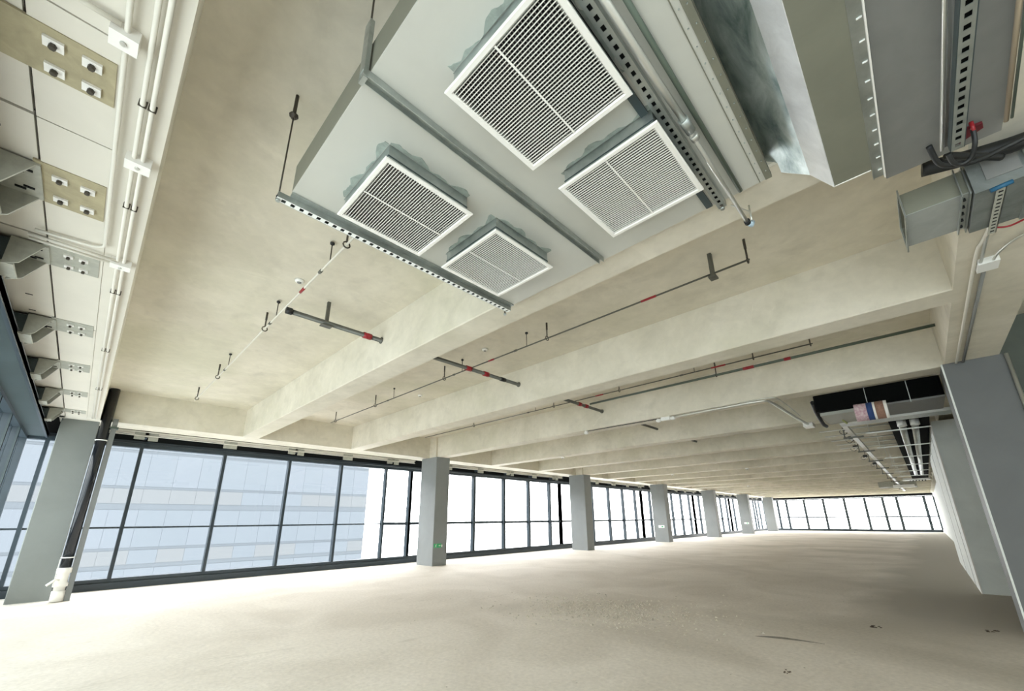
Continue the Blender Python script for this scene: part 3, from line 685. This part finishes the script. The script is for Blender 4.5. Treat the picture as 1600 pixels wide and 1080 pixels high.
MB().tube(arc([(3.30, -.42, 3.60), (3.32, -.65, 3.56), (3.30, -.85, 3.52), (3.25, -1.15, 3.52)]), .045, 10).build('insulated_pipe', M_BLACK, t)
MB().tube(arc([(3.1, -.50, 3.5), (3.2, -.62, 3.48), (3.28, -.72, 3.46)]), .02, 8).build('insulated_branch', M_BLACK, t)
t = thing('red_wire', (4, -.6, 3.3), 'short red wire under the dark box', 'wire')
MB().tube(arc([(3.95, -.70, 3.38), (3.98, -.78, 3.36), (3.94, -.85, 3.355)]), .006, 6).build('wire', M_RED, t)
# conduits on the girder
t = thing('steel_conduit', (6, -.8, 3.64), 'pale conduit curving onto the girder underside', 'conduit')
MB().tube(arc([(3.95, -.78, 3.50), (4.4, -.79, 3.60), (4.75, -.775, 3.648), (5.0, -.755, 3.65), (6.5, -.755, 3.65), (8.58, -.755, 3.65)]), .014, 8).build('tube', M_WCOND, t)
t = thing('steel_conduit', (7, -.82, 3.64), 'straight grey conduit under the girder ending in a white box', 'conduit')
MB().tube([(5.3, -.825, 3.65), (8.58, -.825, 3.65)], .016, 8).build('tube', M_DUCTGREY, t)
MB().box(5.12, 5.30, -.90, -.77, 3.615, ZB).build('white_box', M_LAMP, t)
MB().tube(arc([(5.2, -.86, 3.63), (5.0, -.88, 3.63), (4.8, -.98, 3.63), (4.75, -1.15, 3.64)]), .010, 8).build('branch_tube', M_CONDUIT, t)
MB().tube([(4.0, -.79, 3.62), (5.15, -.79, 3.64)], .012, 8).build('thin_tube', M_CONDUIT, t)

# ================================================================== SPRINKLER PIPES
def upright(t, x, y, z0):
    q = MB().tube([(x, y, z0), (x, y, ZS - .05)], .006, 6).build('riser', M_BRONZE, t)
    MB().disc((x, y, ZS - .05), [(.012, 0), (.024, .01), (.024, .03), (.012, .035)], 8).build('sprinkler_head', M_BLACK, q)
def clevis(t, x, y, z, R=.03):
    q = MB().tube([(x, y, z + R), (x, y, ZS - .06)], .010, 6).build('hanger_rod', M_BRONZE, t)
    MB().tube([(x, y, ZS - .12), (x, y, ZS)], .014, 8).build('anchor_sleeve', M_BRONZE, q)
    MB().ring((x, y, z), R + .004, .008, 'y', 12, 5).build('hanger_ring', M_BRONZE, q)
def branch(x, ya, yb, z, label, heads, hangs, reds, r=.014, dz=0):
    t = thing('sprinkler_pipe', (x, (ya + yb) / 2, z), label, 'pipe')
    MB().tube([(x, ya, z), (x, yb, z)], r, 8).build('pipe', (M_WCOND if x < 2 else M_PIPE) if r < .02 else M_GPIPE, t)
    for y in heads: upright(t, x, y, z)
    for y in hangs: clevis(t, x, y, z)
    for a, b in reds: MB().tube([(x, a, z), (x, b, z)], r + .004, 10).build('red_band', M_RED, t)
    for y in [h + .25 for h in heads]: MB().tube([(x, y - .03, z), (x, y + .03, z)], r + .007, 8).build('coupling', M_PIPE, t)
    return t
branch(1.34, 1.0, 11.4, 4.14, 'thin sprinkler pipe in first ceiling bay, runs to the duct box', (4.0, 5.75, 8.35), (3.60, 6.25, 9.15, 11.15), ((4.72, 4.86),), .012)
branch(4.47, .80, 11.5, 4.14, 'thin sprinkler pipe in the second ceiling bay', (4.02, 5.65, 8.1), (.82, 3.60, 6.20, 8.95, 11.2), ((1.85, 2.05), (4.78, 4.92)), .011)
tt = branch(7.62, .75, 11.5, 4.14, 'thin sprinkler pipe in the third ceiling bay', (2.6, 6.6), (.78, 1.6, 4.2, 6.0, 9.0), ((2.05, 2.3), (4.6, 4.8)), .011)
tt = branch(8.03, -.63, 5.22, 4.12, 'thicker green sprinkler pipe beside the third beam', (), (2.35,), ((1.70, 1.88), (1.13, 1.23)), .024)
for i in range(3, 9):
    branch(BX[i] + 1.55, .8, 11.5, 4.14, 'thin sprinkler pipe in the %s ceiling bay' % ORD[i + 1 - 0], (), (3.0, 6.2), (), .011)
# flat steel hangers
t = thing('strap_hanger', (4.5, 1.18, 4.3), 'flat steel strap hanger on the second bay sprinkler pipe', 'hanger')
MB().box(4.45, 4.50, 1.16, 1.20, 4.10, 4.40).build('strap', M_PIPE, t)
MB().box(4.43, 4.53, 1.14, 1.22, 4.085, 4.105).build('foot', M_PIPE, t)
# main running through all beams
t = thing('sprinkler_main', (20, 5.3, 4.05), 'thick green-grey sprinkler main passing through every beam', 'pipe')
YM, ZM = 5.33, 4.085
MB().tube([(1.40, YM, ZM), (XE - 5, YM, ZM)], .034, 14).build('pipe', M_PIPE, t)
MB().tube([(1.34, YM, ZM), (1.41, YM, ZM)], .045, 12).build('end_cap', M_BLACK, t)
for x in (2.44, 4.36, 4.78, 7.75, 8.02): MB().tube([(x - .06, YM, ZM), (x + .06, YM, ZM)], .046, 12).build('red_coupling', M_RED, t); MB().box(x - .02, x + .02, YM - .058, YM + .058, ZM - .02, ZM + .02).build('coupling_ear', M_RED, t)
MB().tube([(5.15, YM, ZM), (5.28, YM, ZM)], .040, 12).build('black_band', M_BLACK, t)
MB().box(1.83, 1.87, YM - .02, YM + .02, ZM, ZS).build('strap_hanger', M_PIPE, t)
MB().box(1.78, 1.92, YM - .045, YM + .045, ZM - .055, ZM - .04).build('strap_foot', M_PIPE, t)
SL = MB().ring((0, 0, 0), .045, .008, 'x', 14, 5).mesh('sleeve', M_PIPE)
for x in (2.66, 5.66, 8.71): sub(SL, 'wall_sleeve', t, (x, YM, ZM))

# detectors
def detector(x, y, z, label, s=1.):
    t = thing('smoke_detector', (x, y, z), label, 'detector')
    MB().disc((x, y, z - .035 * s), [(.03 * s, 0), (.05 * s, .012 * s), (.055 * s, .035 * s)], 16).build('base', M_LAMP, t)
    MB().disc((x, y, z - .045 * s), [(.02 * s, 0), (.028 * s, .012 * s)], 12).build('cover', M_DUCTGREY, t)
detector(1.36, 5.04, ZS, 'round white smoke detector on first ceiling bay, left of the thin pipe')
detector(4.47, 5.02, ZS, 'round white smoke detector in the second ceiling bay, near the main')
detector(5.22, 8.2, ZS, 'round white smoke detector in the second bay, toward the windows')
for x, y, lab in ((11.97, 9.1, 'fourth'), (21.1, 9.0, 'seventh'), (33.3, 8.8, 'eleventh'), (42.4, 8.75, 'fourteenth')):
    detector(x, y, ZB, 'small white detector under the %s beam' % lab, 1.5)
detector(21.1, 5.5, ZB, 'white detector hanging lower than its neighbours, under the seventh beam', 1.5)
# emergency lamp and its conduit under the third beam
t = thing('emergency_light', (8.8, 3.76, 3.6), 'twin-headed white emergency light under the third beam', 'lamp')
MB().box(8.76, 8.84, 3.66, 3.86, 3.60, ZB).build('body', M_LAMP, t)
for y in (3.60, 3.93): MB().disc((8.80, y, 3.585), [(.03, 0), (.055, .02), (.06, .05), (.03, .075)], 12).build('lamp_head', M_LAMP, t)
t = thing('emergency_light', (8.75, 5.86, 3.6), 'single round white lamp under the third beam, toward the windows', 'lamp')
MB().disc((8.75, 5.86, 3.58), [(.03, 0), (.055, .02), (.055, .05), (.03, .09)], 12).build('body', M_LAMP, t)
t = thing('black_cable', (8.77, 4.8, 3.66), 'thin dark cable linking the two lamps under the third beam', 'cable')
MB().tube([(8.78, 3.9, 3.655), (8.75, 5.8, 3.655)], .009, 6).build('cable', M_BLACK, t)
t = thing('steel_conduit', (9, 2.5, 3.64), 'bright steel conduit from the twin lamp, bending toward the tray', 'conduit')
MB().tube(arc([(8.79, 3.58, 3.635), (8.72, 2.4, 3.635), (8.72, 1.95, 3.635), (8.80, 1.75, 3.63), (9.2, 1.68, 3.60), (10.4, 1.60, 3.55), (11.3, 1.52, 3.52)]), .026, 8).build('tube', M_CONDUIT, t)
MB().tube(arc([(8.70, 2.2, 3.66), (8.66, 1.7, 3.65), (8.9, 1.55, 3.62), (10.4, 1.52, 3.57)]), .012, 6).build('thin_tube', M_CONDUIT, t)
MB().box(11.2, 11.5, 1.44, 1.62, 3.47, 3.56).build('end_box', M_LAMP, t)

# ================================================================== FAN COIL UNIT BEHIND THE THIRD BEAM
t = thing('fan_coil_unit', (10, .3, 3.5), 'black insulated air unit hung behind the third beam, beside the column', 'machine')
MB().cbox(9.42, 10.6, -.60, 1.12, 3.40, 3.72, .03).build('casing', M_VBLACK, t)
MB().box(9.405, 9.415, .355, .365, 3.34, ZS).build('hanger_rod', M_GALV, t)
MB().box(9.405, 9.415, -.195, -.185, 3.34, ZS).build('hanger_rod', M_GALV, t)
MB().box(9.50, 10.60, -.60, .50, 3.37, 3.40).build('drain_pan', M_DUCTGREY, t)
MB().box(9.55, 10.60, .52, 1.08, 3.34, 3.40).build('valve_cover', mat('pale_valve_cover', (.36, .37, .32), .5), t)
MB().tube(arc([(9.5, 1.15, 3.62), (9.9, 1.17, 3.50), (10.5, 1.17, 3.36), (10.75, 1.15, 3.34)]), .035, 8).build('hose', M_BLACK, t)
MB().tube(arc([(9.9, .80, 3.42), (10.2, .82, 3.36), (10.6, .80, 3.33)]), .02, 8).build('yellow_wire', mat('yellow_green_wire', (.30, .34, .06), .6), t)
t = thing('insulation_roll', (10.2, .35, 3.35), 'striped pink, blue and brown wrapped bundle under the black air unit', 'bundle')
yy = .53
for w, m_, nm in ((.16, M_PINK, 'pink_wrap'), (.08, M_BLUE, 'blue_band'), (.03, M_WHITE, 'white_band'), (.11, M_BROWN, 'brown_wrap'), (.04, M_WHITE, 'end_band')):
    MB().tube([(9.0, yy, 3.20), (9.0, yy - w, 3.20)], .15, 16).build(nm, m_, t); yy -= w
MB().tube([(9.02, .3, 3.32), (9.50, .3, 3.43)], .012, 6).build('support_rod', M_GALV, t)
# cable trays
def tray(t, pts, w, z, along):
    pass
t = thing('cable_tray', (11, .1, 3.36), 'bright steel cable tray crossing in front of the core wall', 'tray')
MB().box(10.62, 10.64, -.70, .92, 3.33, 3.39).build('side_rail', M_CONDUIT, t)
MB().box(11.02, 11.04, -.70, .92, 3.33, 3.39).build('side_rail', M_CONDUIT, t)
MB().box(10.64, 11.02, -.70, .92, 3.332, 3.338).build('tray_bottom', M_GALV, t)
t = thing('cable_tray', (25, .85, 3.36), 'long bright steel tray running straight to the far windows', 'tray')
MB().box(11.05, 44, .84, .855, 3.34, 3.40).build('side_rail', M_CONDUIT, t)
MB().box(11.05, 44, .915, .93, 3.34, 3.40).build('side_rail', M_CONDUIT, t)
MB().box(11.05, 44, .855, .915, 3.342, 3.348).build('tray_bottom', M_CONDUIT, t)
for k in range(10):
    x = 12.6 + 3.05 * k
    MB().box(x, x + .04, .70, 1.08, 3.30, 3.335).build('support_bar', M_PIPE, t)
    MB().tube([(x + .02, 1.05, 3.3), (x + .02, 1.05, ZB)], .012, 6).build('hanger_rod', M_PIPE, t)
# twin silver pipes and the black duct above
t = thing('insulated_duct', (25, -.2, 3.7), 'long black insulated duct beside the core wall', 'duct')
MB().box(11.6, 31.4, -.44, .20, 3.46, 3.66).build('casing', M_VBLACK, t)
for y, lab in ((.0, 'left one of two silver foil-wrapped pipes under the black duct'), (-.2, 'right one of two silver foil-wrapped pipes under the black duct')):
    t = thing('foil_pipe', (18, y, 3.45), lab, 'pipe', 'silver foil-wrapped pipes')
    MB().tube([(11.75, y, 3.37), (27, y, 3.37)], .06, 16).build('pipe', mat('foil_jacket', (.62, .64, .62), .35, metal=.7, noise=.2, nscale=5), t)
    MB().disc((11.75, y, 3.31), [(.075, 0), (.075, .12)], 12).build('end_collar', M_LAMP, t)
for k in range(7):
    x = 12.0 + 2.9 * k
    t = thing('strut_channel', (x, -.1, 3.39), '%s cross strut under the silver pipes, counted from the near end' % ORD[k], 'strut', 'cross struts under the silver pipes')
    MB().box(x, x + .02, -.44, .62, 3.275, 3.30).build('channel', M_CONDUIT, t)
    MB().tube([(x + .01, .55, 3.3), (x + .01, .55, ZS)], .008, 6).build('hanger_rod', M_CONDUIT, t)
# cluster of pipe hangers and valves left of the long tray
for k, (x, y) in enumerate(((12.6, 1.0), (14.2, 1.05), (16.2, 1.15), (19.0, 1.15), (22.0, 1.1))):
    t = thing('valve_set', (x, y, 3.5), '%s small black valve with drooping cable beside the long tray' % ORD[k], 'valve', 'valves beside the long tray')
    MB().box(x - .04, x + .04, y - .06, y + .06, 3.50, 3.58).build('body', M_BLACK, t)
    MB().tube(arc([(x, y + .06, 3.55), (x + .15, y + .14, 3.50), (x + .4, y + .08, 3.46), (x + .6, y, 3.56)]), .008, 6).build('cable', M_PIPE, t)
    MB().tube([(x, y, 3.58), (x, y, ZS)], .008, 6).build('hanger_rod', M_PIPE, t)
    MB().disc((x, y, 3.46), [(.02, 0), (.02, .04)], 8).build('handle', M_LAMP, t)
t = thing('ceiling_unit', (42, .4, 3.5), 'pale boxy air unit at the far end of the long tray', 'machine')
MB().box(36, 38, .1, 1.9, 3.30, 3.62).build('casing', M_BRACK, t)
MB().box(35.9, 36, .2, 1.2, 3.22, 3.40).build('outlet', M_LAMP, t)
t = thing('ceiling_unit', (32, -.1, 3.5), 'white bracket-like unit above the far windows by the core wall', 'machine')
MB().box(31.5, 32.0, -.5, .6, 3.38, 3.50).build('casing', M_LAMP, t)
for k in range(6): MB().tube([(31.6, -.3 + .12 * k, 3.36), (31.9, -.3 + .12 * k, 3.36)], .03, 6).build('valve', M_BLACK, t)
t = thing('steel_conduit', (13, .3, 3.6), 'row of thin steel tubes crossing behind the cable tray', 'conduit')
for k in range(5):
    x = 12.4 + k * .9
    MB().tube([(x, .1, 3.5), (x, 1.5, 3.5)], .018, 6).build('tube', M_CONDUIT, t)

# ================================================================== DEBRIS ON THE FLOOR
rnd = random.Random(8)
m = MB()
def crumb(x, y, s):
    h = s * (.4 + .5 * rnd.random())
    a = rnd.random() * 3; vs = []
    for k in range(4): vs.append((x + s * math.cos(a + k * 1.57) * (.6 + .6 * rnd.random()), y + s * math.sin(a + k * 1.57) * (.6 + .6 * rnd.random()), 0))
    vs.append((x, y, h)); m.add(vs, [(3, 2, 1, 0), (0, 1, 4), (1, 2, 4), (2, 3, 4), (3, 0, 4)])
for k in range(1500):
    u, v = rnd.gauss(0, .55), rnd.gauss(0, .55)
    crumb(6.6 + u * 1.0 - v * .35, 4.3 + v * 1.25 + u * .3, .008 + .022 * rnd.random() ** 2)
for k in range(260): crumb(6.0 + rnd.uniform(-3.5, 5.5), 3.6 + rnd.uniform(-3, 4), .005 + .012 * rnd.random() ** 2)
tag(m.build('concrete_crumbs', mat('crumb_concrete', (.56, .51, .43), .9, noise=.35, nscale=9)), 'scatter of small concrete crumbs on the screed', 'rubble', kind='stuff')
for k, (x, y, s, lab) in enumerate(((8.20, .84, .06, 'dark dirt clump on the floor, left of the far one by the column'), (8.95, -.30, .06, 'dark dirt clump by the foot of the large right column'), (5.33, 1.33, .035, 'small dark dirt clump nearest the camera'))):
    mm = MB(); r2 = random.Random(k)
    for q in range(9):
        px, py = x + r2.uniform(-s, s) * 1.6, y + r2.uniform(-s, s); rr = s * r2.uniform(.18, .4)
        mm.disc((px, py, 0), [(rr, 0), (rr * .8, rr * .3), (rr * .3, rr * .5)], 7)
    tag(mm.build('dirt_clump', mat('dark_dirt', (.07, .05, .035), .95)), lab, 'dirt', kind='stuff')
mm = MB(); pts = []
N = 18
for i in range(N + 1):
    u = i / N; x = 6.55 + .22 * u + .05 * math.sin(u * 4); y = 1.95 - .72 * u; w = .05 * math.sin(math.pi * min(1, u * 1.1)) * (1 - .5 * u) + .004
    pts.append((x, y, w))
vs = [(x + w, y + w, .0) for x, y, w in pts] + [(x - w, y - w, .0) for x, y, w in pts] + [(x, y, .004 + w * .12) for x, y, w in pts]
n = N + 1
mm.add(vs, [(i, i + 1, 2 * n + i + 1, 2 * n + i) for i in range(N)] + [(n + i + 1, n + i, 2 * n + i, 2 * n + i + 1) for i in range(N)])
tag(mm.build('mortar_ridge', mat('grey_mortar', (.24, .22, .19), .9, noise=.3, nscale=20)), 'thin curved grey mortar ridge left on the floor', 'mortar')

# ================================================================== OUTSIDE: tower across the street in haze
t = thing('office_tower', (0, 40, -40), 'pale blue glazed office tower standing in haze outside the first windows', 'building')
TB = mat('tower_body', (.037, .045, .052), .8, noise=.08, nscale=.4)
MB().box(-60, 20.0, 40.03, 70, -60, 12).build('body', TB, t)
TP = [mat('tower_glass_a', (.0375, .047, .0555), .6), mat('tower_glass_b', (.039, .048, .057), .6), mat('tower_glass_c', (.0365, .046, .0545), .6)]
TL = mat('tower_pale_blind', (.050, .055, .058), .8)
SP = mat('tower_spandrel', (.041, .050, .058), .7)
rows = [(-6.6, -5.0, 0), (-4.8, -1.6, 0), (-1.3, -.4, 1), (-.2, 2.3, 0), (2.75, 3.75, 1), (3.95, 6.3, 0), (6.5, 7.1, 2), (7.3, 10.2, 0)]
pm = {}
for ri, (z0, z1, kd) in enumerate(rows):
    for k in range(22):
        x1_ = 20.0 - k * 1.55; key = (ri, rnd.choice((0, 1, 2)))
        lit = kd == 1 and rnd.random() < (.75 if z0 > 0 else .45)
        kk = (ri, 'L') if lit else key
        if kk not in pm: pm[kk] = MB().box(-1.54, 0, 0, .3, 0, z1 - z0).mesh('tower_window', TL if lit else (SP if kd == 2 else TP[kk[1]]))
        sub(pm[kk], 'window', t, (x1_, 40.0, z0))
